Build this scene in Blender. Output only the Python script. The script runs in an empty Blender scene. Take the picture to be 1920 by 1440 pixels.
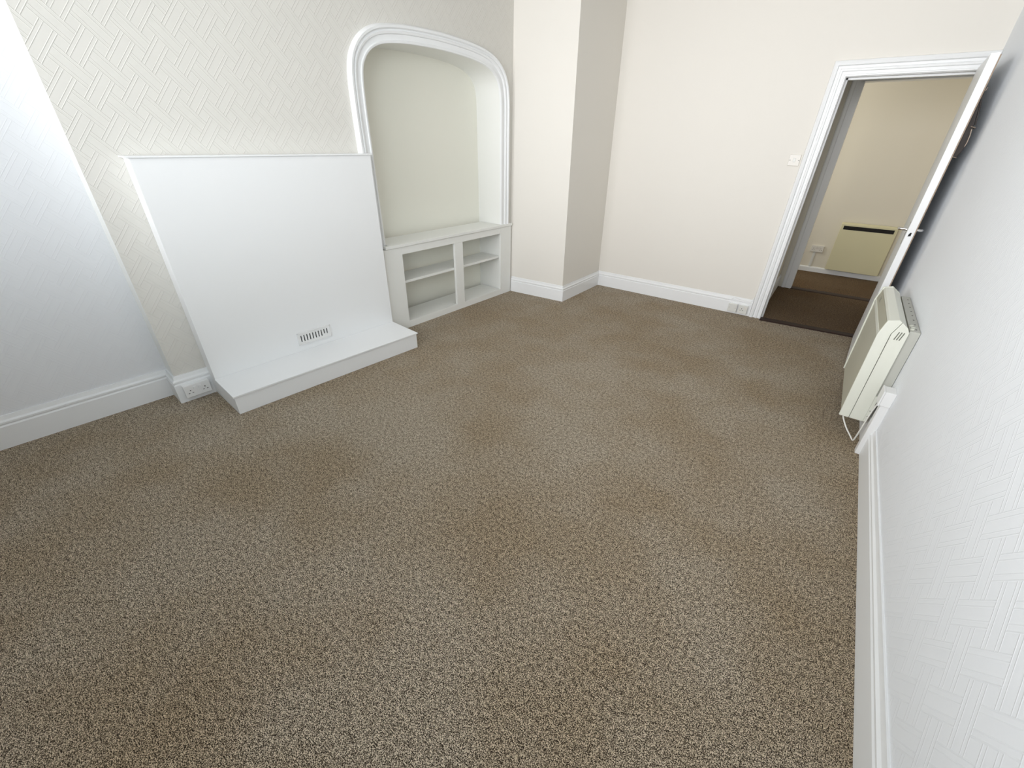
import bpy, math, random
from math import sin, cos, radians, pi, sqrt
from mathutils import Vector, Matrix
random.seed(4)
scn = bpy.context.scene
COL = scn.collection

# ------------------------------------------------------------------ camera
H = 1.55
PITCH, YAW, ROLL, FPX = radians(30.27), radians(35.74), radians(1.11), 783.8
fw = Vector((-sin(YAW)*cos(PITCH), cos(YAW)*cos(PITCH), -sin(PITCH)))
rt = Vector((cos(YAW), sin(YAW), 0)); up = rt.cross(fw)
r2 = rt*cos(ROLL)+up*sin(ROLL); u2 = up*cos(ROLL)-rt*sin(ROLL)
cd = bpy.data.cameras.new('camera'); cam = bpy.data.objects.new('camera', cd); COL.objects.link(cam)
cd.sensor_width = 36; cd.lens = 36*FPX/1920; cd.clip_start = .02
M = Matrix((r2, u2, -fw)).transposed().to_4x4(); M.translation = (0, 0, H)
cam.matrix_world = M
scn.camera = cam

# ------------------------------------------------------------------ light, sky, exposure
scn.view_settings.view_transform = 'Standard'; scn.view_settings.look = 'None'
scn.view_settings.gamma = 1; scn.view_settings.use_curve_mapping = False
scn.view_settings.exposure = 0.12
w = bpy.data.worlds.new('sky'); scn.world = w; w.use_nodes = True
w.node_tree.nodes['Background'].inputs[0].default_value = (.62, .80, 1, 1)
w.node_tree.nodes['Background'].inputs[1].default_value = .6
def area(name, loc, rot, sx, sy, power, col, spread=180):
    l = bpy.data.lights.new(name, 'AREA'); l.shape = 'RECTANGLE'; l.size = sx; l.size_y = sy
    l.energy = power; l.color = col; l.spread = radians(spread)
    o = bpy.data.objects.new(name, l); COL.objects.link(o); o.location = loc; o.rotation_euler = rot
    return o
WY = -.72
area('window_daylight', (-1.34, WY-.14, 1.90), (radians(90), 0, 0), 3.5, 1.40, 42, (.985, .98, 1), 84)
area('added_fill_from_left', (-2.5, WY-.25, 1.9), (radians(90), 0, radians(-50)), 1.1, 1.4, 27, (.97, .99, 1), 90)  # angled fill added to brighten the right wall; no such pane is built
area('added_fill_from_right', (-.2, WY-.25, 1.9), (radians(90), 0, radians(50)), 1.1, 1.4, 11, (.90, .97, 1), 90)  # angled fill added for the left wall, panel and hearth; no pane built
area('lobby_side_light', (-1.32, 6.85, 1.55), (0, radians(-90), 0), 1.7, .7, 14, (1, .965, .88))  # area light at the lobby's left side, with no window built there

# ------------------------------------------------------------------ materials
def mat(name, col, rough=.5, metal=0, bump=None, sheen=0, spec=.5):
    m = bpy.data.materials.new(name); m.use_nodes = True
    nt = m.node_tree; b = nt.nodes['Principled BSDF']
    b.inputs['Base Color'].default_value = (*col, 1); b.inputs['Roughness'].default_value = rough
    b.inputs['Metallic'].default_value = metal; b.inputs['Specular IOR Level'].default_value = spec
    if bump:
        sc, st, dist = bump
        tc = nt.nodes.new('ShaderNodeTexCoord'); n = nt.nodes.new('ShaderNodeTexNoise')
        n.inputs['Scale'].default_value = sc; n.inputs['Detail'].default_value = 4
        bp = nt.nodes.new('ShaderNodeBump'); bp.inputs['Strength'].default_value = st
        bp.inputs['Distance'].default_value = dist
        nt.links.new(tc.outputs['Object'], n.inputs['Vector']); nt.links.new(n.outputs[0], bp.inputs['Height'])
        nt.links.new(bp.outputs[0], b.inputs['Normal'])
    return m
PAINT = mat('warm_white_wall_paint', (.81, .78, .72), .75, bump=(9, .12, .01), spec=.25)
GLOSS = mat('white_trim_paint', (.88, .89, .89), .38, bump=(14, .08, .004))
HEARTHP = mat('white_eggshell_paint', (.89, .90, .90), .45, bump=(10, .08, .004))
CABP = mat('off_white_cabinet_paint', (.86, .865, .83), .5, bump=(12, .08, .004))
NICHEP = mat('pale_cream_niche_paint', (.87, .86, .765), .7, bump=(10, .1, .008))
HALLP = mat('hall_wall_paint', (.80, .75, .64), .8, bump=(9, .12, .01))
CEILP = mat('ceiling_paint', (.85, .84, .81), .85)
PLASTIC = mat('white_plastic', (.84, .84, .83), .3)
IVORY = mat('aged_plastic', (.77, .74, .68), .35)
BLACK = mat('black_recess', (.006, .006, .006), .8)
SLOT = mat('grey_slot', (.16, .16, .13), .7)
CREAM = mat('cream_enamel', (.78, .79, .70), .35)
CREAMD = mat('beige_enamel', (.56, .55, .45), .4, bump=(40, .1, .002))
WARMCREAM = mat('warm_lit_cream_enamel', (.74, .69, .45), .4)  # cream enamel with the hall's warm light mixed into its colour
OUTLET = mat('brownish_beige_enamel', (.45, .435, .335), .45, bump=(40, .1, .002))  # darker, browner beige than the casing
STEEL = mat('grey_painted_steel', (.50, .50, .45), .45, bump=(60, .15, .002))
CHROME = mat('chrome', (.78, .77, .76), .14, 1)
LEATHER = mat('dark_brown_leather', (.018, .011, .008), .6, bump=(60, .3, .004))
BRASS = mat('tarnished_metal', (.26, .21, .17), .45, .7)
WOOD = mat('dark_stained_wood', (.022, .007, .005), .6, bump=(30, .3, .003))
EDGEBROWN = mat('plain_brown_edge', (.36, .27, .20), .7)  # plain brown for the strip on the door's back edge
CABLE = mat('cream_cable', (.80, .79, .74), .4)

def carpet(name, tint=(1, 1, 1)):
    m = bpy.data.materials.new(name); m.use_nodes = True
    nt = m.node_tree; L = nt.links.new; N = nt.nodes.new
    b = nt.nodes['Principled BSDF']; b.inputs['Roughness'].default_value = .95
    b.inputs['Specular IOR Level'].default_value = .1
    b.inputs['Sheen Weight'].default_value = .05; b.inputs['Sheen Roughness'].default_value = .5
    tc = N('ShaderNodeTexCoord')
    def noise(sc, det=2, rough=.5):
        n = N('ShaderNodeTexNoise'); n.inputs['Scale'].default_value = sc; n.inputs['Detail'].default_value = det
        n.inputs['Roughness'].default_value = rough; L(tc.outputs['Object'], n.inputs['Vector']); return n
    n1 = noise(330, 1, .6); n2 = noise(165, 2, .5); big = noise(1.35, 3, .55)
    mx = N('ShaderNodeMix'); mx.data_type = 'FLOAT'; mx.inputs[0].default_value = .28
    L(n1.outputs[0], mx.inputs[2]); L(n2.outputs[0], mx.inputs[3])
    n3 = noise(62, 3, .7); m3 = N('ShaderNodeMath'); m3.operation = 'MULTIPLY_ADD'; m3.inputs[1].default_value = .30; m3.inputs[2].default_value = -.15
    L(n3.outputs[0], m3.inputs[0]); ad = N('ShaderNodeMath'); ad.operation = 'ADD'; L(mx.outputs[0], ad.inputs[0]); L(m3.outputs[0], ad.inputs[1])
    rp = N('ShaderNodeValToRGB'); e = rp.color_ramp.elements
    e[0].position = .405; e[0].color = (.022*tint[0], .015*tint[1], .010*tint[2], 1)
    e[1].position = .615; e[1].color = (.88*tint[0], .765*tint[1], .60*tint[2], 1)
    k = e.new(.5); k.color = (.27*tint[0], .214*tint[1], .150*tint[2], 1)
    L(ad.outputs[0], rp.inputs[0])
    r2_ = N('ShaderNodeValToRGB'); f = r2_.color_ramp.elements
    f[0].position = .38; f[0].color = (.86, .80, .71, 1); f[1].position = .60; f[1].color = (1, 1, 1, 1)
    L(big.outputs[0], r2_.inputs[0])
    mul = N('ShaderNodeMix'); mul.data_type = 'RGBA'; mul.blend_type = 'MULTIPLY'; mul.inputs[0].default_value = 1
    L(rp.outputs[0], mul.inputs[6]); L(r2_.outputs[0], mul.inputs[7]); L(mul.outputs[2], b.inputs['Base Color'])
    bp = N('ShaderNodeBump'); bp.inputs['Strength'].default_value = .8; bp.inputs['Distance'].default_value = .006
    L(mx.outputs[0], bp.inputs['Height']); L(bp.outputs[0], b.inputs['Normal'])
    return m
CARPET = carpet('brown_fleck_carpet')
CARPET2 = carpet('shade_toned_hall_carpet', (.42, .33, .24))  # same carpet tinted darker, the hall's shade put into its colour

def wallpaper(name, col, strength):
    """embossed diagonal basket weave; object space X runs along the wall, Z is up"""
    m = bpy.data.materials.new(name); m.use_nodes = True
    nt = m.node_tree; L = nt.links.new
    b = nt.nodes['Principled BSDF']; b.inputs['Base Color'].default_value = (*col, 1)
    b.inputs['Roughness'].default_value = .62; b.inputs['Specular IOR Level'].default_value = .3
    def mt(op, *a):
        n = nt.nodes.new('ShaderNodeMath'); n.operation = op
        for i, v in enumerate(a):
            if isinstance(v, (int, float)): n.inputs[i].default_value = v
            else: L(v, n.inputs[i])
        return n.outputs[0]
    tc = nt.nodes.new('ShaderNodeTexCoord'); sp = nt.nodes.new('ShaderNodeSeparateXYZ')
    L(tc.outputs['Object'], sp.inputs[0])
    a = mt('DIVIDE', sp.outputs[0], .142); z = mt('DIVIDE', sp.outputs[2], .173)
    U = mt('ADD', a, z); V = mt('SUBTRACT', a, z)
    U = mt('ADD', U, .13); V = mt('ADD', V, .09)
    def line(du, c, wd):                       # ridge of width wd at |distance| c from the band's centre
        x = mt('ABSOLUTE', mt('SUBTRACT', mt('ABSOLUTE', du), c))
        return mt('MAXIMUM', mt('SUBTRACT', 1, mt('DIVIDE', x, wd)), 0)
    fu = mt('SUBTRACT', mt('FRACT', U), .5); fv = mt('SUBTRACT', mt('FRACT', V), .5)
    par = mt('FLOORED_MODULO', mt('ADD', mt('FLOOR', U), mt('FLOOR', V)), 2)     # 0: band along U on top
    inU = mt('LESS_THAN', mt('ABSOLUTE', fu), .29); inV = mt('LESS_THAN', mt('ABSOLUTE', fv), .29)
    lA = mt('MAXIMUM', line(fv, .29, .024), mt('MULTIPLY', line(fv, .155, .022), .8))   # band along U
    lB = mt('MAXIMUM', line(fu, .29, .024), mt('MULTIPLY', line(fu, .155, .022), .8))   # band along V
    hidA = mt('MULTIPLY', inU, par); hidB = mt('MULTIPLY', inV, mt('SUBTRACT', 1, par))
    h = mt('MAXIMUM', mt('MULTIPLY', lA, mt('SUBTRACT', 1, hidA)), mt('MULTIPLY', lB, mt('SUBTRACT', 1, hidB)))
    # fine combed grain
    cmb = nt.nodes.new('ShaderNodeCombineXYZ'); L(mt('MULTIPLY', sp.outputs[0], 18), cmb.inputs[0])
    L(mt('MULTIPLY', sp.outputs[2], 260), cmb.inputs[2])
    n = nt.nodes.new('ShaderNodeTexNoise'); n.inputs['Scale'].default_value = 1; L(cmb.outputs[0], n.inputs['Vector'])
    h = mt('ADD', h, mt('MULTIPLY', n.outputs[0], .22))
    bp = nt.nodes.new('ShaderNodeBump'); bp.inputs['Strength'].default_value = strength; bp.inputs['Distance'].default_value = .0022
    L(h, bp.inputs['Height']); L(bp.outputs[0], b.inputs['Normal'])
    return m
PAPER = wallpaper('embossed_white_wallpaper', (.72, .70, .65), .55)  # same wallpaper on all walls; toned down here where window light is strong
PAPER2 = wallpaper('embossed_wallpaper_daylit_tone', (.88, .90, .925), .42)  # same wallpaper, lighter and bluer: the right wall's daylight put into the colour
PAPER3 = wallpaper('embossed_wallpaper_alcove_lit_tone', (.80, .81, .825), .34)  # same wallpaper, the left alcove's light level put into its colour

# ------------------------------------------------------------------ mesh helpers
I4 = Matrix.Identity(4)
def frame(o, x, y, z=(0, 0, 1)):
    m = Matrix((Vector(x), Vector(y), Vector(z))).transposed().to_4x4(); m.translation = o; return m
class MB:
    def __init__(s, F=None): s.v = []; s.f = []; s.m = []; s.F = F or I4; s.cur = 0
    def add(s, vs, fs):
        o = len(s.v); s.v += [s.F @ Vector(p) for p in vs]
        for f in fs: s.f.append([i+o for i in f]); s.m.append(s.cur)
        return s
    def box(s, a, b):
        x0, y0, z0 = a; x1, y1, z1 = b
        x0, x1 = min(x0, x1), max(x0, x1); y0, y1 = min(y0, y1), max(y0, y1); z0, z1 = min(z0, z1), max(z0, z1)
        return s.add([(x0,y0,z0),(x1,y0,z0),(x1,y1,z0),(x0,y1,z0),(x0,y0,z1),(x1,y0,z1),(x1,y1,z1),(x0,y1,z1)],
                     [(0,3,2,1),(4,5,6,7),(0,1,5,4),(1,2,6,5),(2,3,7,6),(3,0,4,7)])
    def prism(s, pts, d0, d1, axis='y'):
        """polygon extruded along an axis; pts are the two other coordinates"""
        def P(p, d):
            return {'y': (p[0], d, p[1]), 'x': (d, p[0], p[1]), 'z': (p[0], p[1], d)}[axis]
        n = len(pts)
        return s.add([P(p, d0) for p in pts]+[P(p, d1) for p in pts],
                     [tuple(range(n)), tuple(range(2*n-1, n-1, -1))]+[(i, i+n, (i+1) % n+n, (i+1) % n) for i in range(n)])
    def hexa(s, b, t):                          # bottom quad, top quad
        return s.add(list(b)+list(t), [(0,3,2,1),(4,5,6,7),(0,1,5,4),(1,2,6,5),(2,3,7,6),(3,0,4,7)])
    def tube(s, pts, r, n=10, flat=1.0):
        pts = [Vector(p) for p in pts]; rs = r if isinstance(r, (list, tuple)) else [r]*len(pts)
        vs = []; fs = []; ref = None
        for i, p in enumerate(pts):
            d = (pts[min(i+1, len(pts)-1)]-pts[max(i-1, 0)]).normalized()
            if ref is None: ref = d.cross(Vector((0, 0, 1)) if abs(d.z) < .9 else Vector((1, 0, 0))).normalized()
            ref = (ref-d*ref.dot(d)).normalized(); q = d.cross(ref)
            for k in range(n):
                a = 2*pi*k/n; vs.append(p+ref*cos(a)*rs[i]+q*sin(a)*rs[i]*flat)
        for i in range(len(pts)-1):
            for k in range(n): fs.append((i*n+k, i*n+(k+1) % n, (i+1)*n+(k+1) % n, (i+1)*n+k))
        fs.append(tuple(range(n-1, -1, -1))); fs.append(tuple(range((len(pts)-1)*n, len(pts)*n)))
        return s.add(vs, fs)
    def sweep(s, path, prof, P, side=1):
        """mitred moulding: path in 2D, profile (outward, height), P(u, v, h) -> point"""
        n = len(path); nor = []
        for i in range(n):
            ns = []
            for j in (i-1, i):
                if 0 <= j < n-1:
                    a = Vector(path[j+1])-Vector(path[j]); a.normalize(); ns.append(Vector((-a.y, a.x))*side)
            if len(ns) == 2:
                q = (ns[0]+ns[1]).normalized(); q = q/max(q.dot(ns[0]), .3)
            else: q = ns[0]
            nor.append(q)
        m = len(prof); vs = []; fs = []
        for p, q in zip(path, nor):
            for (o, h) in prof: vs.append(P(p[0]+q.x*o, p[1]+q.y*o, h))
        for i in range(n-1):
            for k in range(m): fs.append((i*m+k, i*m+(k+1) % m, (i+1)*m+(k+1) % m, (i+1)*m+k))
        fs.append(tuple(range(m-1, -1, -1))); fs.append(tuple(range((n-1)*m, n*m)))
        return s.add(vs, fs)
    def build(s, name, mats, parent=None, bevel=0, smooth=0, F=None):
        if not isinstance(mats, (list, tuple)): mats = [mats]
        base = parent['_m'] if parent else (F or I4)
        inv = base.inverted() if parent or F else I4
        me = bpy.data.meshes.new(name); me.from_pydata([inv @ p for p in s.v], [], s.f)
        for x in mats: me.materials.append(x)
        for p, k in zip(me.polygons, s.m): p.material_index = k
        import bmesh
        bm = bmesh.new(); bm.from_mesh(me); bmesh.ops.recalc_face_normals(bm, faces=bm.faces); bm.to_mesh(me); bm.free()
        o = bpy.data.objects.new(name, me); COL.objects.link(o)
        if parent: o.parent = parent['_o']
        elif F: o.matrix_world = F
        if bevel:
            b = o.modifiers.new('edge', 'BEVEL'); b.width = bevel; b.segments = 2; b.limit_method = 'ANGLE'; b.angle_limit = radians(40)
        if smooth:
            for p in me.polygons: p.use_smooth = True
            me.set_sharp_from_angle(angle=radians(smooth))
        return o
    def sub(s, name, mats, par, **k):           # child of a part that sits under a thing
        o = s.build(name, mats, {'_m': par[1], '_o': par[0]}, **k); return o
def thing(name, label, cat, F, group=None):
    o = bpy.data.objects.new(name, None); COL.objects.link(o); o.matrix_world = F; o.empty_display_size = .1
    o['label'] = label; o['category'] = cat
    if group: o['group'] = group
    return {'_m': F.copy(), '_o': o}
def tag(o, label, cat, group=None):
    o['label'] = label; o['category'] = cat
    if group: o['group'] = group
def struct(o, label):
    o['kind'] = 'structure'; o['label'] = label; return o
def loc(x, y, z): return Matrix.Translation((x, y, z))

def smoothpts(p, n=5):
    p = [Vector(a) for a in p]; out = []
    for i in range(len(p)-1):
        a, b, c, d = p[max(i-1,0)], p[i], p[i+1], p[min(i+2,len(p)-1)]
        for k in range(n):
            u = k/n; out.append(.5*((2*b)+(c-a)*u+(2*a-5*b+4*c-d)*u*u+(3*b-a-3*c+d)*u**3))
    return out+[p[-1]]

# ------------------------------------------------------------------ plan of the room
TOP = 2.90
XR = .546                  # right wall
YF = 4.826                 # far wall
YB = WY                    # window wall
O = Vector((-3.152, .622, 0)); A = Vector((-2.893, 3.906, 0)); t = (A-O).normalized()
n_ = Vector((t.y, -t.x, 0))                     # into the room
FW = frame(O, t, -n_)                           # x = along the breast wall, y = away from the room
def W(s, d, z): return (s, -d, z)               # breast wall coordinates, d = into the room
def wpt(s, d): p = O+t*s+n_*d; return (p.x, p.y)
FR = frame((XR, 0, 0), (0, 1, 0), (-1, 0, 0))   # x = along the right wall, y = into the room

# floor
f = MB().box((-3.9, YB-.3, -.1), (XR+.2, YF+.02, 0)).build('floor', CARPET)
struct(f, 'speckled brown carpet of the main room')
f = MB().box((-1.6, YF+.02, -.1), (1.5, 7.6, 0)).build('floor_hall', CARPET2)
struct(f, 'carpet of the hallway past the door, shade put into its colour')
struct(MB().box((-3.9, YB-.3, TOP), (XR+.2, YF+.3, TOP+.1)).build('ceiling', CEILP), 'white ceiling')

# left alcove wall
AL0 = Vector((-3.395, -.205, 0)); al_t = (Vector((-3.322, .6, 0))-AL0).normalized(); al_n = Vector((al_t.y, -al_t.x, 0))
FA = frame(AL0, al_t, -al_n)
back_c = Vector(wpt(0, -.176)).to_3d()
al_len = (back_c-AL0).dot(al_t)+.03
struct(MB(FA).box((-1.1, 0, 0), (al_len, .12, TOP)).build('wall_left', PAPER3, F=FA), 'embossed wallpaper wall left of the chimney breast')

# arched niche outline (breast wall coordinates)
ARCH = [(1.692,.74),(1.688,1.30),(1.684,1.66),(1.687,1.86),(1.700,1.965),(1.728,2.025),(1.775,2.075),(1.842,2.112),(1.92,2.132),
        (2.03,2.146),(2.153,2.154),(2.38,2.158),(2.55,2.153),(2.70,2.144),(2.83,2.130),(2.94,2.109),(3.02,2.079),(3.075,2.040),(3.113,1.988),
        (3.133,1.915),(3.140,1.82),(3.142,1.30),(3.142,.74)]
_a = [(p.x, p.y) for p in smoothpts([(a, b, 0) for a, b in ARCH[2:21]], 4)]
ARCH = ARCH[:2]+_a+ARCH[21:]
ND = .31                                        # niche depth
END = 3.60
mb = MB(FW)
pts = [(0,0),(0,TOP),(END,TOP),(END,0),(3.142,0)]+ARCH[::-1]+[(1.692,0)]
nn = len(pts)
mb.add([W(s,0,z) for s,z in pts]+[W(s,-ND,z) for s,z in pts], [tuple(range(nn)), tuple(range(2*nn-1, nn-1, -1))])
mb.cur = 1
mb.add([W(s,0,z) for s,z in pts]+[W(s,-ND,z) for s,z in pts], [(i, i+nn, (i+1) % nn+nn, (i+1) % nn) for i in range(nn)])
bw = mb.build('wall_chimney_breast', [PAPER, CABP], F=FW)
struct(bw, 'embossed wallpaper chimney breast wall with arched opening')
struct(MB(FW).box(W(1.4,-ND,0), W(3.4,-ND-.06,2.4)).build('wall_niche_back', NICHEP), 'plain cream back of the arched niche')

# pillar (boxed corner) - leaning a touch like the old house does
pA0 = Vector((-2.895, 3.930, 0)); pB0 = Vector((-2.206, 3.985, 0)); pC0 = Vector((-2.182, YF+.05, 0))
pB1 = Vector((-2.250, 3.985, TOP)); pC1 = Vector((-2.226, YF+.05, TOP)); pA1 = Vector((-2.97, 3.925, TOP))
struct(MB().hexa([pA0-Vector((.5,.036,0)), pB0, pC0, pC0-Vector((1.2,0,0))], [pA1-Vector((.5,.036,0)), pB1, pC1, pC1-Vector((1.2,0,0))]).build('wall_pillar', PAINT),
       'plain boxed pillar between the arched niche and far wall')

# far wall with the door opening
DL0, DL1, DR, DT = -.322, -.288, .488, 2.02     # opening: left foot, left head, right, top
ww = MB().prism([(-2.6,0),(-2.6,TOP),(XR+.2,TOP),(XR+.2,0),(DR+.012,0),(DR+.012,DT+.012),(DL1-.012,DT+.012),(DL0-.012,0)], YF, YF+.13).build('wall_far', PAINT)
struct(ww, 'plain warm white far wall with the doorway')
# right wall
struct(MB(FR).box((YB-.3, -.15, 0), (YF+.13, 0, TOP)).build('wall_right', PAPER2, F=FR), 'embossed wallpaper right wall behind the open door')

# window wall behind the camera
wx0, wx1, wz0, wz1 = -3.10, .42, 1.12, 2.66
mb = MB()
mb.box((-3.9,YB-.2,0),(wx0,YB,TOP)); mb.box((wx1,YB-.2,0),(XR+.2,YB,TOP)); mb.box((wx0,YB-.2,0),(wx1,YB,wz0)); mb.box((wx0,YB-.2,wz1),(wx1,YB,TOP))
struct(mb.build('wall_window', PAINT), 'wall with the window behind the viewer')
mb = MB()
fx = [wx0, -2.0, -.9, wx1]
for k, x in enumerate(fx): mb.box((x-.03,YB-.12,wz0),(x+.03,YB-.06,wz1))
for z in (wz0+.03, 1.8, wz1-.03): mb.box((wx0,YB-.12,z-.03),(wx1,YB-.06,z+.03))
mb.box((wx0-.04,YB-.1,wz0-.03),(wx1+.04,YB+.08,wz0))
struct(mb.build('window_1', GLOSS), 'white window frame behind the viewer')

# ------------------------------------------------------------------ skirting boards
def skirt(h, d):
    k = h/.172
    return [(0,0),(d,0),(d,.118*k),(d*.72,.124*k),(d*.72,.128*k),(d*.95,.133*k),(d*.95,.142*k),(d*.55,.150*k),(d*.42,.162*k),(d*.36,.172*k),(0,.172*k)]
def P3(u, v, h): return (u, v, h)
al_in = AL0+al_t*(al_len-.03)
sk = [tuple((AL0-al_t*.75).to_2d()), tuple(al_in.to_2d()), wpt(0,0), wpt(.186,0)]
struct(MB().sweep(sk, skirt(.187,.024), P3, -1).build('baseboard_left', GLOSS, smooth=30), 'white moulded skirting of the left wall')
sk = [(-2.868,3.937), (pB0.x,pB0.y), (pC0.x,YF), (-.43,YF)]
struct(MB().sweep(sk, skirt(.172,.018), P3, -1).build('baseboard_far', GLOSS, smooth=30), 'white moulded skirting along the pillar and far wall')
struct(MB().sweep([(XR,YF-.02),(XR,YB)], skirt(.178,.018), P3, -1).build('baseboard_right', GLOSS, smooth=30), 'white moulded skirting of the right wall')

# ------------------------------------------------------------------ moulded surround of the arch
prof = [(0,0),(0,.018),(.006,.022),(.014,.022),(.018,.014),(.050,.014),(.054,.026),(.066,.030),(.072,.022),(.078,.022),(.086,.036),(.100,.038),(.110,.026),(.114,0)]
o = MB(FW).sweep(ARCH, prof, lambda u, v, h: W(u, h, v), 1).build('trim_arch', GLOSS, smooth=35)
struct(o, 'white moulded surround of the arched niche')

# ------------------------------------------------------------------ built-in shelf unit under the arch
rc = radians(-1.45)
piv = Vector(wpt(3.272, 0)).to_3d(); tc_ = Matrix.Rotation(-rc, 3, 'Z') @ t; nc_ = Vector((tc_.y, -tc_.x, 0))
FC = frame(piv - tc_*3.272, tc_, -nc_)
cab = thing('shelf_unit', 'white built-in open shelf unit with two bays under the arched niche', 'shelf unit', FC)
mb = MB(FC); F0, F1 = .0, .026
def fr(s0, s1, z0, z1, a=F0, b=F1): mb.box(W(s0,a,z0), W(s1,b,z1))
fr(1.60,1.815,0,.737); fr(2.440,2.548,.06,.675); fr(3.122,3.300,0,.737); fr(1.815,3.122,0,.062); fr(1.815,3.122,.675,.737)
mb.build('face_frame', CABP, cab, bevel=.0015)
mb = MB(FC); mb.box(W(1.65,F0,.740),W(3.302,F1+.012,.764)); mb.box(W(1.702,-.27,.740),W(3.138,F0,.764)); mb.build('top_board', CABP, cab, bevel=.002)
MB(FC).box(W(1.74,-.27,.040),W(3.130,F0-.002,.060)).build('bottom_board', CABP, cab)
MB(FC).box(W(1.74,-.262,.412),W(3.128,-.004,.434)).build('shelf', CABP, cab, bevel=.0015)

# ------------------------------------------------------------------ boxed-in fireplace: panel, lip, hearth
pn = thing('fireplace_panel', 'tall white flat panel boxing in the old fireplace', 'panel', FW)
MB(FW).box(W(.184,.001,.0),W(1.597,.119,1.438)).build('board', HEARTHP, pn, bevel=.002)
MB(FW).box(W(.166,.001,1.438),W(1.607,.130,1.446)).build('top_strip', HEARTHP, pn, bevel=.001)
he = thing('hearth_plinth', 'long low white box hearth at the foot of the panel', 'hearth', FW)
MB(FW).hexa([W(.184,.120,0),W(1.590,.120,0),W(1.582,.468,0),W(.184,.440,0)],[W(.184,.120,.124),W(1.590,.120,.124),W(1.582,.468,.124),W(.184,.440,.124)]).build('base', HEARTHP, he, bevel=.001)
MB(FW).hexa([W(.180,.120,.124),W(1.594,.120,.124),W(1.590,.478,.124),W(.176,.450,.124)],[W(.180,.120,.136),W(1.594,.120,.136),W(1.590,.478,.136),W(.176,.450,.136)]).build('top_board', HEARTHP, he, bevel=.002)

# air vent: ten upright slots, the two right-hand ones shorter
vx0, vx1, vz0, vz1 = .765, 1.022, .186, .280
ve = thing('air_vent', 'small white slotted air vent low on the fireplace panel', 'vent', FW @ loc(vx0, 0, vz0))
mb = MB(FW); D0, D1 = .120, .128
xs = [vx0+.026+k*.0225 for k in range(10)]; sw = .0088
zb, zt = vz0+.022, vz1-.022
prev = vx0
mb.box(W(vx0,D0,vz0),W(vx1,D1,zb)); mb.box(W(vx0,D0,zt),W(vx1,D1,vz1))
for k, x in enumerate(xs):
    mb.box(W(prev,D0,zb),W(x-sw/2,D1,zt)); prev = x+sw/2
    if k == 8: mb.box(W(x-sw/2,D0,zb),W(x+sw/2,D1-.001,zb+.014))
    if k == 9: mb.box(W(x-sw/2,D0,zb),W(x+sw/2,D1-.001,zb+.009))
mb.box(W(prev,D0,zb),W(vx1,D1,zt))
mb.build('grille', PLASTIC, ve)
b = MB(FW); e = .007
for a_, b_ in (((vx0,vz0),(vx1,vz0+e)),((vx0,vz1-e),(vx1,vz1)),((vx0,vz0),(vx0+e,vz1)),((vx1-e,vz0),(vx1,vz1))):
    b.box(W(a_[0],D1,a_[1]),W(b_[0],D1+.003,b_[1]))
b.build('rim', PLASTIC, ve)
MB(FW).box(W(vx0+.01,.1205,zb-.003),W(vx1-.01,.1212,zt+.003)).build('dark_backing', BLACK, ve)

# ------------------------------------------------------------------ sockets and switches
def pin_holes(mb, P, cx, cz, k=1.0):
    mb.add([P(cx-.002*k,cz+.007), P(cx+.002*k,cz+.007), P(cx+.002*k,cz+.015), P(cx-.002*k,cz+.015)], [(0,1,2,3)])
    for q in (-1, 1):
        mb.add([P(cx+q*.011-.0035*k,cz-.009), P(cx+q*.011+.0035*k,cz-.009), P(cx+q*.011+.0035*k,cz-.005), P(cx+q*.011-.0035*k,cz-.005)], [(0,1,2,3)])
def double_socket(F, x0, z0, d0, d1, label, plastic, dt=.010):
    """F: x along the wall, -y into the room; plate 148 x 86 mm on a surface box"""
    T = thing('double_socket', label, 'socket', F @ loc(x0, 0, z0), None)
    MB(F).box((x0+.001,-d0,z0+.001),(x0+.147,-d1,z0+.085)).build('back_box', plastic, T, bevel=.003)
    MB(F).box((x0,-d1,z0),(x0+.148,-d1-dt,z0+.086)).build('face_plate', plastic, T, bevel=.003)
    yy = -d1-dt-.0006
    P = lambda a, b: (a, yy, b)
    for c in (x0+.032, x0+.116):
        m2 = MB(F); pin_holes(m2, P, c, z0+.037, 1.25); m2.build('pin_holes', BLACK, T)
    for c in (x0+.060, x0+.088):
        MB(F).box((c-.008,-d1-dt,z0+.052),(c+.008,-d1-dt-.004,z0+.070)).build('rocker_switch', plastic, T, bevel=.001)
    return T
double_socket(FW, .012, .036, .020, .046, 'white double socket on the skirting left of the hearth', PLASTIC)
FY = frame((0, YF, 0), (1, 0, 0), (0, 1, 0))
# two single plates low on the far wall
def single(name, x0, z0, label, cat, kind, group=None):
    T = thing(name, label, cat, FY @ loc(x0, 0, z0), group)
    MB(FY).box((x0+.001,-.010,z0+.001),(x0+.084,-.040,z0+.083)).build('back_box', PLASTIC, T, bevel=.003)
    MB(FY).box((x0,-.040,z0),(x0+.086,-.050,z0+.086)).build('face_plate', IVORY2, T, bevel=.003)
    P = lambda a, b: (a, -.0506, b)
    if kind == 'socket':
        m2 = MB(FY); pin_holes(m2, P, x0+.034, z0+.040, 1.3); m2.build('pin_holes', BLACK, T)
        MB(FY).box((x0+.058,-.050,z0+.052),(x0+.073,-.054,z0+.070)).build('rocker_switch', IVORY, T, bevel=.001)
    else:
        for c in (.013, .073): MB(FY).tube([(x0+c,-.0495,z0+.043),(x0+c,-.0508,z0+.043)], .003, 8).build('screw', SLOT, T)
IVORY2 = mat('pale_grey_plastic', (.74, .74, .70), .35)
single('blank_plate', -.644, .022, 'blank white plate left of the single socket by the door frame', 'plate', 'blank')
single('single_socket', -.545, .022, 'single white socket on the skirting beside the door frame', 'socket', 'socket')
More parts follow.
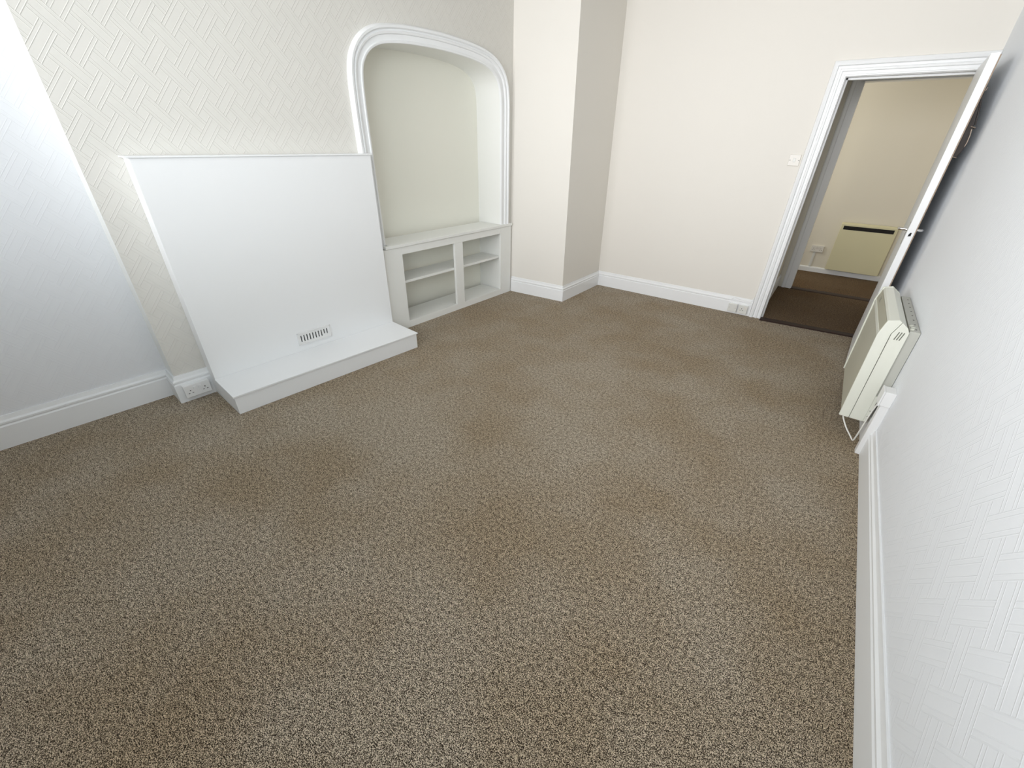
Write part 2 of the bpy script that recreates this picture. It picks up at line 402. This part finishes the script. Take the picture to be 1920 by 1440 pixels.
o = MB().tube(smoothpts([(-.640,YF-.0195,.140),(-.625,YF-.0165,.160),(-.600,YF-.0125,.166),(-.560,YF-.0125,.158),(-.500,YF-.013,.150),(-.460,YF-.0125,.149),(-.442,YF-.009,.160),(-.434,YF-.0055,.20)]), .0042, 8).build('painted_cable', GLOSS, smooth=60)
tag(o, 'thin painted cable clipped along the skirting top beside the door frame', 'cable')
# light switch
T = thing('light_switch', 'cream square light switch on the far wall beside the doorway', 'light switch', FY @ loc(-.505, 0, 1.392))
MB(FY).box((-.506,-.0,1.394),(-.420,-.010,1.482)).build('face_plate', IVORY, T, bevel=.003)
MB(FY).box((-.472,-.010,1.424),(-.454,-.014,1.454)).build('rocker_switch', IVORY2, T, bevel=.001)
for x in (-.496, -.430): MB(FY).tube([(x,-.0095,1.438),(x,-.0108,1.438)], .0034, 8).build('screw', SLOT, T)

# ------------------------------------------------------------------ door frame and open door
aprof = [(.003,-.022),(.003,.020),(.005,.024),(.014,.024),(.017,.017),(.034,.017),(.038,.027),(.050,.029),(.055,.021),(.070,.021),(.076,.035),(.092,.040),(.104,.034),(.110,0),(.110,-.022)]
fp = lambda u, v, h: (u, YF-h, v)
o = MB()
o.sweep([(DL0,0),(DL1,DT),(XR-.002,DT)], aprof, fp, 1)
o.box((DR,YF+.02,0),(XR,YF-.026,DT))
struct(o.build('trim_door_frame', GLOSS, smooth=30), 'white moulded architrave around the doorway')
mb = MB()
mb.hexa([(DL0,YF-.01,0),(DL0-.045,YF-.01,0),(DL0-.045,YF+.14,0),(DL0,YF+.14,0)],[(DL1,YF-.01,DT),(DL1-.045,YF-.01,DT),(DL1-.045,YF+.14,DT),(DL1,YF+.14,DT)])
mb.box((DL1-.045,YF-.01,DT),(DR+.04,YF+.14,DT+.03)); mb.box((DR,YF-.01,0),(DR+.04,YF+.14,DT))
mb.hexa([(DL0,YF+.05,0),(DL0+.014,YF+.05,0),(DL0+.014,YF+.09,0),(DL0,YF+.09,0)],[(DL1,YF+.05,DT),(DL1+.014,YF+.05,DT),(DL1+.014,YF+.09,DT),(DL1,YF+.09,DT)])
mb.box((DL1,YF+.05,DT-.014),(DR,YF+.09,DT))
struct(mb.build('trim_door_lining', GLOSS, bevel=.001), 'white lining and stop of the doorway')

hx, hy = .459, 4.803                              # hall-side face at the hinge
ex, ey = .418, 4.075
dt_ = Vector((ex-hx, ey-hy, 0)); dlen = dt_.length; dt_.normalize(); dn = Vector((dt_.y, -dt_.x, 0))   # dn points towards -x
if dn.x > 0: dn = -dn
FD = frame((hx, hy, 0), dt_, -dn)               # x from hinge to free edge, y from hall face to wall-side face
door = thing('door', 'white door opened back against the right wall', 'door', FD)
TH = .042
MB(FD).box((0,0,.012),(dlen,TH,2.030)).build('leaf', GLOSS, door, bevel=.002)
MB(FD).box((dlen-.008,TH,.30),(dlen-.001,TH+.006,2.02)).build('brown_edge_strip', EDGEBROWN, door)
mb = MB(FD); mb.box((dlen-.0005,TH/2-.011,.965),(dlen+.0012,TH/2+.011,1.095)); 
lp = mb.build('latch_plate', GLOSS, door); lp['label'] = 'painted latch plate'
MB(FD).prism([(TH/2-.008,1.017),(TH/2+.007,1.020),(TH/2+.007,1.040),(TH/2+.001,1.043),(TH/2-.006,1.034)], dlen+.0012, dlen+.0022, 'x').build('latch_hole', BLACK, door)
for sd, y0, pr_ in ((-1, 0.0, .048), (1, TH, .034)):
    hb = MB(FD).box((dlen-.075,y0,.955),(dlen-.035,y0+sd*.004,1.105)).build('handle_plate', CHROME, door, bevel=.0015)
    hc = MB(FD).tube([(dlen-.055,y0+sd*.004,1.055),(dlen-.055,y0+sd*pr_*.7,1.055),(dlen-.058,y0+sd*pr_*.93,1.055),(dlen-.066,y0+sd*pr_,1.055),(dlen-.150,y0+sd*pr_,1.052)], [.009,.009,.009,.0085,.007], 12)
    o = hc.sub('lever', CHROME, (hb, FD), smooth=50)
for z in (.25, 1.05, 1.80):
    MB(FD).box((-.004,TH*.2,z-.05),(.004,TH+.004,z+.05)).build('hinge', GLOSS, door)

# straps hanging behind the door
bx = lambda x, y, z: (x, y, z)
F = FD @ loc(dlen-.07, TH, 1.5)
T = thing('leather_strap', 'dark brown buckled strap hanging behind the open door', 'strap', F)
q = lambda a, b, c: FD @ Vector((dlen-a, TH+b, c))
def band(name, pts, wd, th, m):
    mb = MB(); n = len(pts); vs = []; fs = []
    for (a, b, c) in pts:
        vs += [q(a, b, c), q(a+wd, b, c), q(a+wd, b+th, c), q(a, b+th, c)]
    for i in range(n-1):
        for k in range(4): fs.append((i*4+k, i*4+(k+1) % 4, (i+1)*4+(k+1) % 4, (i+1)*4+k))
    fs += [(3,2,1,0), (n*4-4,n*4-3,n*4-2,n*4-1)]
    return mb.add(vs, fs).build(name, m, T, bevel=.001, smooth=40)
mb = MB(); prof_ = [(.0012,1.815),(.010,1.80),(.018,1.765),(.026,1.72),(.034,1.67),(.040,1.62),(.042,1.575),(.037,1.535),(.026,1.508),(.0012,1.498)]
vs = []; fs = []
for (b, c) in prof_: vs += [q(.012+.006*sin(c*40), b, c), q(.052+.004*cos(c*50), b*.9+.0001, c)]
m_ = len(prof_)
for i in range(m_-1): fs.append((2*i, 2*i+1, 2*i+3, 2*i+2))
fs += [tuple(range(0, 2*m_, 2)), tuple(range(2*m_-1, 0, -2)), (0, 1, 2*m_-1, 2*m_-2)]
mb.add(vs, fs).build('pouch', LEATHER, T, bevel=.002, smooth=40)
band('strap', [(.006,.0015,1.855),(.006,.006,1.82),(.006,.016,1.78),(.005,.024,1.74),(.005,.031,1.70),(.005,.036,1.675)], .014, .006, LEATHER)
band('pale_strap_end', [(.006,.030,1.655),(.004,.036,1.62),(.004,.038,1.585),(.006,.036,1.56)], .008, .005, BRASS)
MB().tube([q(.003,.022,1.668),q(.003,.044,1.662),q(.05,.046,1.660),q(.055,.030,1.662)], .0035, 8).build('buckle', BRASS, T, smooth=60)
MB().tube([q(.006,.0045,1.505),q(.006,.024,1.500),q(.045,.026,1.500)], .003, 8).build('keeper_ring', BRASS, T, smooth=60)
MB().tube([q(.012,.0045,1.848),q(.012,.012,1.850),q(.012,.014,1.865)], .003, 8).build('hook', BRASS, T, smooth=60)

# ------------------------------------------------------------------ convector heater on the right wall
HY0, HY1 = 2.92, 3.70
F = loc(.40, HY0, .12)
heat = thing('panel_heater', 'cream electric panel heater on the right wall in front of the open door', 'heater', F)
def prism_y(pts, y0, y1): return MB().prism(pts, y0, y1, 'y')
prism_y([(.387,.130),(.382,.655),(.399,.735),(.440,.746),(.483,.712),(.497,.690),(.500,.130)], HY0+.010, HY1-.010).build('casing', CREAMD, heat, bevel=.001)
# front ridge and pale upper front edge
prism_y([(.378,.640),(.384,.640),(.386,.664),(.380,.662)], HY0+.010, HY1-.010).build('front_ridge', CREAM, heat, bevel=.001)
prism_y([(.394,.728),(.400,.742),(.440,.751),(.486,.715),(.478,.706),(.438,.740),(.404,.732)], HY0+.010, HY1-.010).build('top_cover', CREAM, heat, bevel=.001)
# sloping outlet panel between ridge and top cover
MB().hexa([(.3825,HY0+.014,.668),(.3845,HY0+.014,.668),(.3845,HY1-.014,.668),(.3825,HY1-.014,.668)],[(.3935,HY0+.014,.726),(.3955,HY0+.014,.726),(.3955,HY1-.014,.726),(.3935,HY1-.014,.726)]).build('outlet_panel', OUTLET, heat)
for k in range(2):
    y = HY1-.16-k*.035
    MB().hexa([(.3845,y,.684),(.3870,y,.684),(.3870,y+.006,.684),(.3845,y+.006,.684)],[(.3890,y+.018,.708),(.3910,y+.018,.708),(.3910,y+.024,.708),(.3890,y+.024,.708)]).build('outlet_mark', SLOT, heat)
for y0, y1, outy in ((HY0-.002, HY0+.012, HY0-.003), (HY1-.012, HY1+.002, None)):
    cap = prism_y([(.380,.125),(.3745,.660),(.391,.742),(.438,.755),(.452,.745),(.428,.672),(.430,.125)], y0, y1).build('end_cap_front', CREAM, heat, bevel=.002)
    cap2 = prism_y([(.4315,.125),(.4300,.670),(.454,.7435),(.486,.718),(.4985,.695),(.500,.125)], y0, y1).build('end_cap_rear', CREAM, heat, bevel=.002)
    if outy is not None:
        for k in range(3):
            x = .449+k*.011; z = .648+.0*k
            mb = MB(); mb.prism([(x,z),(x+.004,z-.002),(x+.012,z+.044),(x+.008,z+.046)], outy, outy+.002, 'y'); mb.sub('slot', SLOT, (cap2, F))
        for (a_, b_, c_, d_) in ((.4302,.125,.4316,.672),):
            MB().box((a_,outy+.001,b_),(c_,outy+.0015,d_)).sub('seam', SLOT, (cap2, F))
MB().box((.499,HY0+.010,.290),(XR-.002,HY1-.010,.704)).build('back_box', STEEL, heat, bevel=.001)
for y in (HY0, HY1-.012): MB().box((.500,y,.125),(.516,y+.012,.300)).build('lower_bracket', CREAM, heat, bevel=.001)
for (x, z) in ((.508,.165),(.508,.142+.06)):
    MB().tube([(x,HY0-.0005,z),(x,HY0-.002,z)], .0025, 8).build('screw', SLOT, heat)
for k in range(8): MB().tube([(.528,HY0+.06+k*.09,.7035),(.528,HY0+.06+k*.09,.7050)], .004, 8).build('screw_hole', BLACK, heat)
for k in range(3):                              # controls on the rear top edge
    kx = .503+.006*(k % 2); ky = HY0+.045+k*.034
    kb = MB().tube([(kx+.006,ky,.703),(kx+.006,ky,.712)], .009, 14).build('control_knob', CREAM, heat, bevel=.001)
    MB().box((kx-.0015,ky-.001,.712),(kx+.0135,ky+.001,.7128)).sub('pointer_mark', SLOT, (kb, F))
pts = [(.405,HY0+.03,.128),(.408,HY0+.01,.112),(.425,HY0-.01,.085),(.445,HY0-.03,.060),(.470,HY0-.05,.035),(.4855,HY0-.07,.022),(.490,HY0-.08,.030),(.492,HY0-.09,.07),(.494,HY0-.10,.15),(.497,HY0-.105,.24),(.505,HY0-.108,.31),(.515,HY0-.11,.34)]
MB().tube(smoothpts(pts), .0042, 8).build('cable', CABLE, heat, smooth=60)

# fused outlet box and trunking beside the heater
T = thing('outlet_box', 'white surface outlet box on the right wall beside the heater', 'outlet', loc(XR, 2.76, .33))
MB().box((.498,2.735,.332),(XR,2.822,.418)).build('back_box', PLASTIC, T, bevel=.003)
MB().box((.490,2.732,.330),(.498,2.825,.420)).build('face_plate', PLASTIC, T, bevel=.002)
o = MB().box((.506,2.745,.0),(XR,2.790,.331)).build('cable_trunking', PLASTIC, bevel=.002)
tag(o, 'white vertical cable trunking from the outlet box down to the carpet', 'trunking')

# ------------------------------------------------------------------ hallway beyond the door
Y2, YE = 6.22, 7.36
struct(MB().box((-.50,YF+.13,0),(-.36,Y2,2.6)).build('wall_hall_left', HALLP), 'left side wall of the hallway')
struct(MB().box((.90,YF+.13,0),(1.05,YE,2.6)).build('wall_hall_right', HALLP), 'right side wall of the hallway')
struct(MB().prism([(-.50,0),(-.50,2.6),(1.05,2.6),(1.05,0),(.86,0),(.86,2.12),(-.205,2.12),(-.205,0)], Y2+.02, Y2+.13).build('wall_hall_middle', HALLP), 'hallway wall around the inner doorway')
struct(MB().box((-1.5,YE,0),(1.5,YE+.1,2.6)).build('wall_hall_back', HALLP), 'pale back wall behind the hallway heater')
struct(MB().box((-1.5,Y2+.13,0),(-1.4,YE,2.6)).build('wall_hall_side', HALLP), 'side wall of the inner lobby')
struct(MB().box((-1.5,YF+.13,2.6),(1.5,YE+.1,2.7)).build('ceiling_hall', CEILP), 'hallway ceiling')
aprof2 = [(0,-.02),(0,.016),(.012,.020),(.018,.014),(.060,.014),(.066,.022),(.090,.026),(.100,.020),(.104,0),(.104,-.02)]
fp2 = lambda u, v, h: (u, Y2+.02-h, v)
mb = MB().sweep([(-.205,0),(-.205,2.12),(.86,2.12),(.86,0)], aprof2, fp2, 1)
mb.box((-.225,Y2+.0,0),(-.20,Y2+.15,2.12)); mb.box((-.225,Y2,2.115),(.88,Y2+.15,2.14))
struct(mb.build('trim_hall_door_frame', GLOSS, smooth=30), 'white frame of the inner doorway')
struct(MB().sweep([(-.36,YF+.14),(-.36,Y2+.0)], [(0,0),(.016,0),(.016,.13),(.008,.15),(0,.15)], P3, -1).build('baseboard_hall_left', GLOSS), 'skirting of the hallway left wall')
struct(MB().sweep([(-1.4,YE),(1.4,YE)], [(0,0),(.016,0),(.016,.055),(.010,.068),(0,.068)], P3, -1).build('baseboard_hall_back', GLOSS), 'skirting of the hallway back wall')
# thresholds
o = MB().hexa([(DL0,4.752,0),(DR,4.822,0),(DR,4.925,0),(DL0,4.862,0)],[(DL0,4.765,.008),(DR,4.835,.008),(DR,4.915,.008),(DL0,4.850,.008)]).build('trim_threshold_near', WOOD)
struct(o, 'dark wooden threshold strip in the doorway')
o = MB().hexa([(-.205,6.205,0),(.86,6.225,0),(.86,6.345,0),(-.205,6.325,0)],[(-.205,6.22,.008),(.86,6.24,.008),(.86,6.335,.008),(-.205,6.315,.008)]).build('trim_threshold_far', WOOD)
struct(o, 'dark wooden threshold strip in the inner doorway')
# hall heater
hh = thing('panel_heater', 'cream panel heater, warm light put into its colour, with dark top grille on the hallway back wall', 'heater', loc(.08, YE, .06))
x0, x1, z0, z1 = .072, .66, .075, .685
prism = MB(); prism.prism([(YE-.02,z0),(YE-.082,z0),(YE-.082,z1-.02),(YE-.070,z1),(YE-.02,z1)], x0, x1, 'x'); prism.build('casing', WARMCREAM, hh, bevel=.004)
MB().box((x0+.02,YE-.02,z0+.05),(x1-.02,YE,z1-.03)).build('wall_bracket', STEEL, hh)
MB().box((x0+.030,YE-.0835,z1-.082),(x1-.030,YE-.0815,z1-.036)).build('outlet_recess', BLACK, hh)
mb = MB()
for z in (z1-.070, z1-.059, z1-.048): mb.box((x0+.030,YE-.086,z-.0012),(x1-.030,YE-.0835,z+.0012))
mb.build('grille_bars', LEATHER, hh)
mb = MB()
for k in range(24): mb.box((x0+.12+k*.018,YE-.060,z0-.006),(x0+.126+k*.018,YE-.045,z0))
mb.build('bottom_inlet', SLOT, hh)
FH = frame((0, YE, 0), (1, 0, 0), (0, 1, 0))
double_socket(FH, -.170, .270, .0, .012, 'cream double socket on the hallway back wall', IVORY)
o = MB(FH).box((-.128,-.0,.070),(-.098,-.012,.270)).build('socket_trunking', IVORY2, bevel=.001)
tag(o, 'short white trunking below the hallway socket', 'trunking')
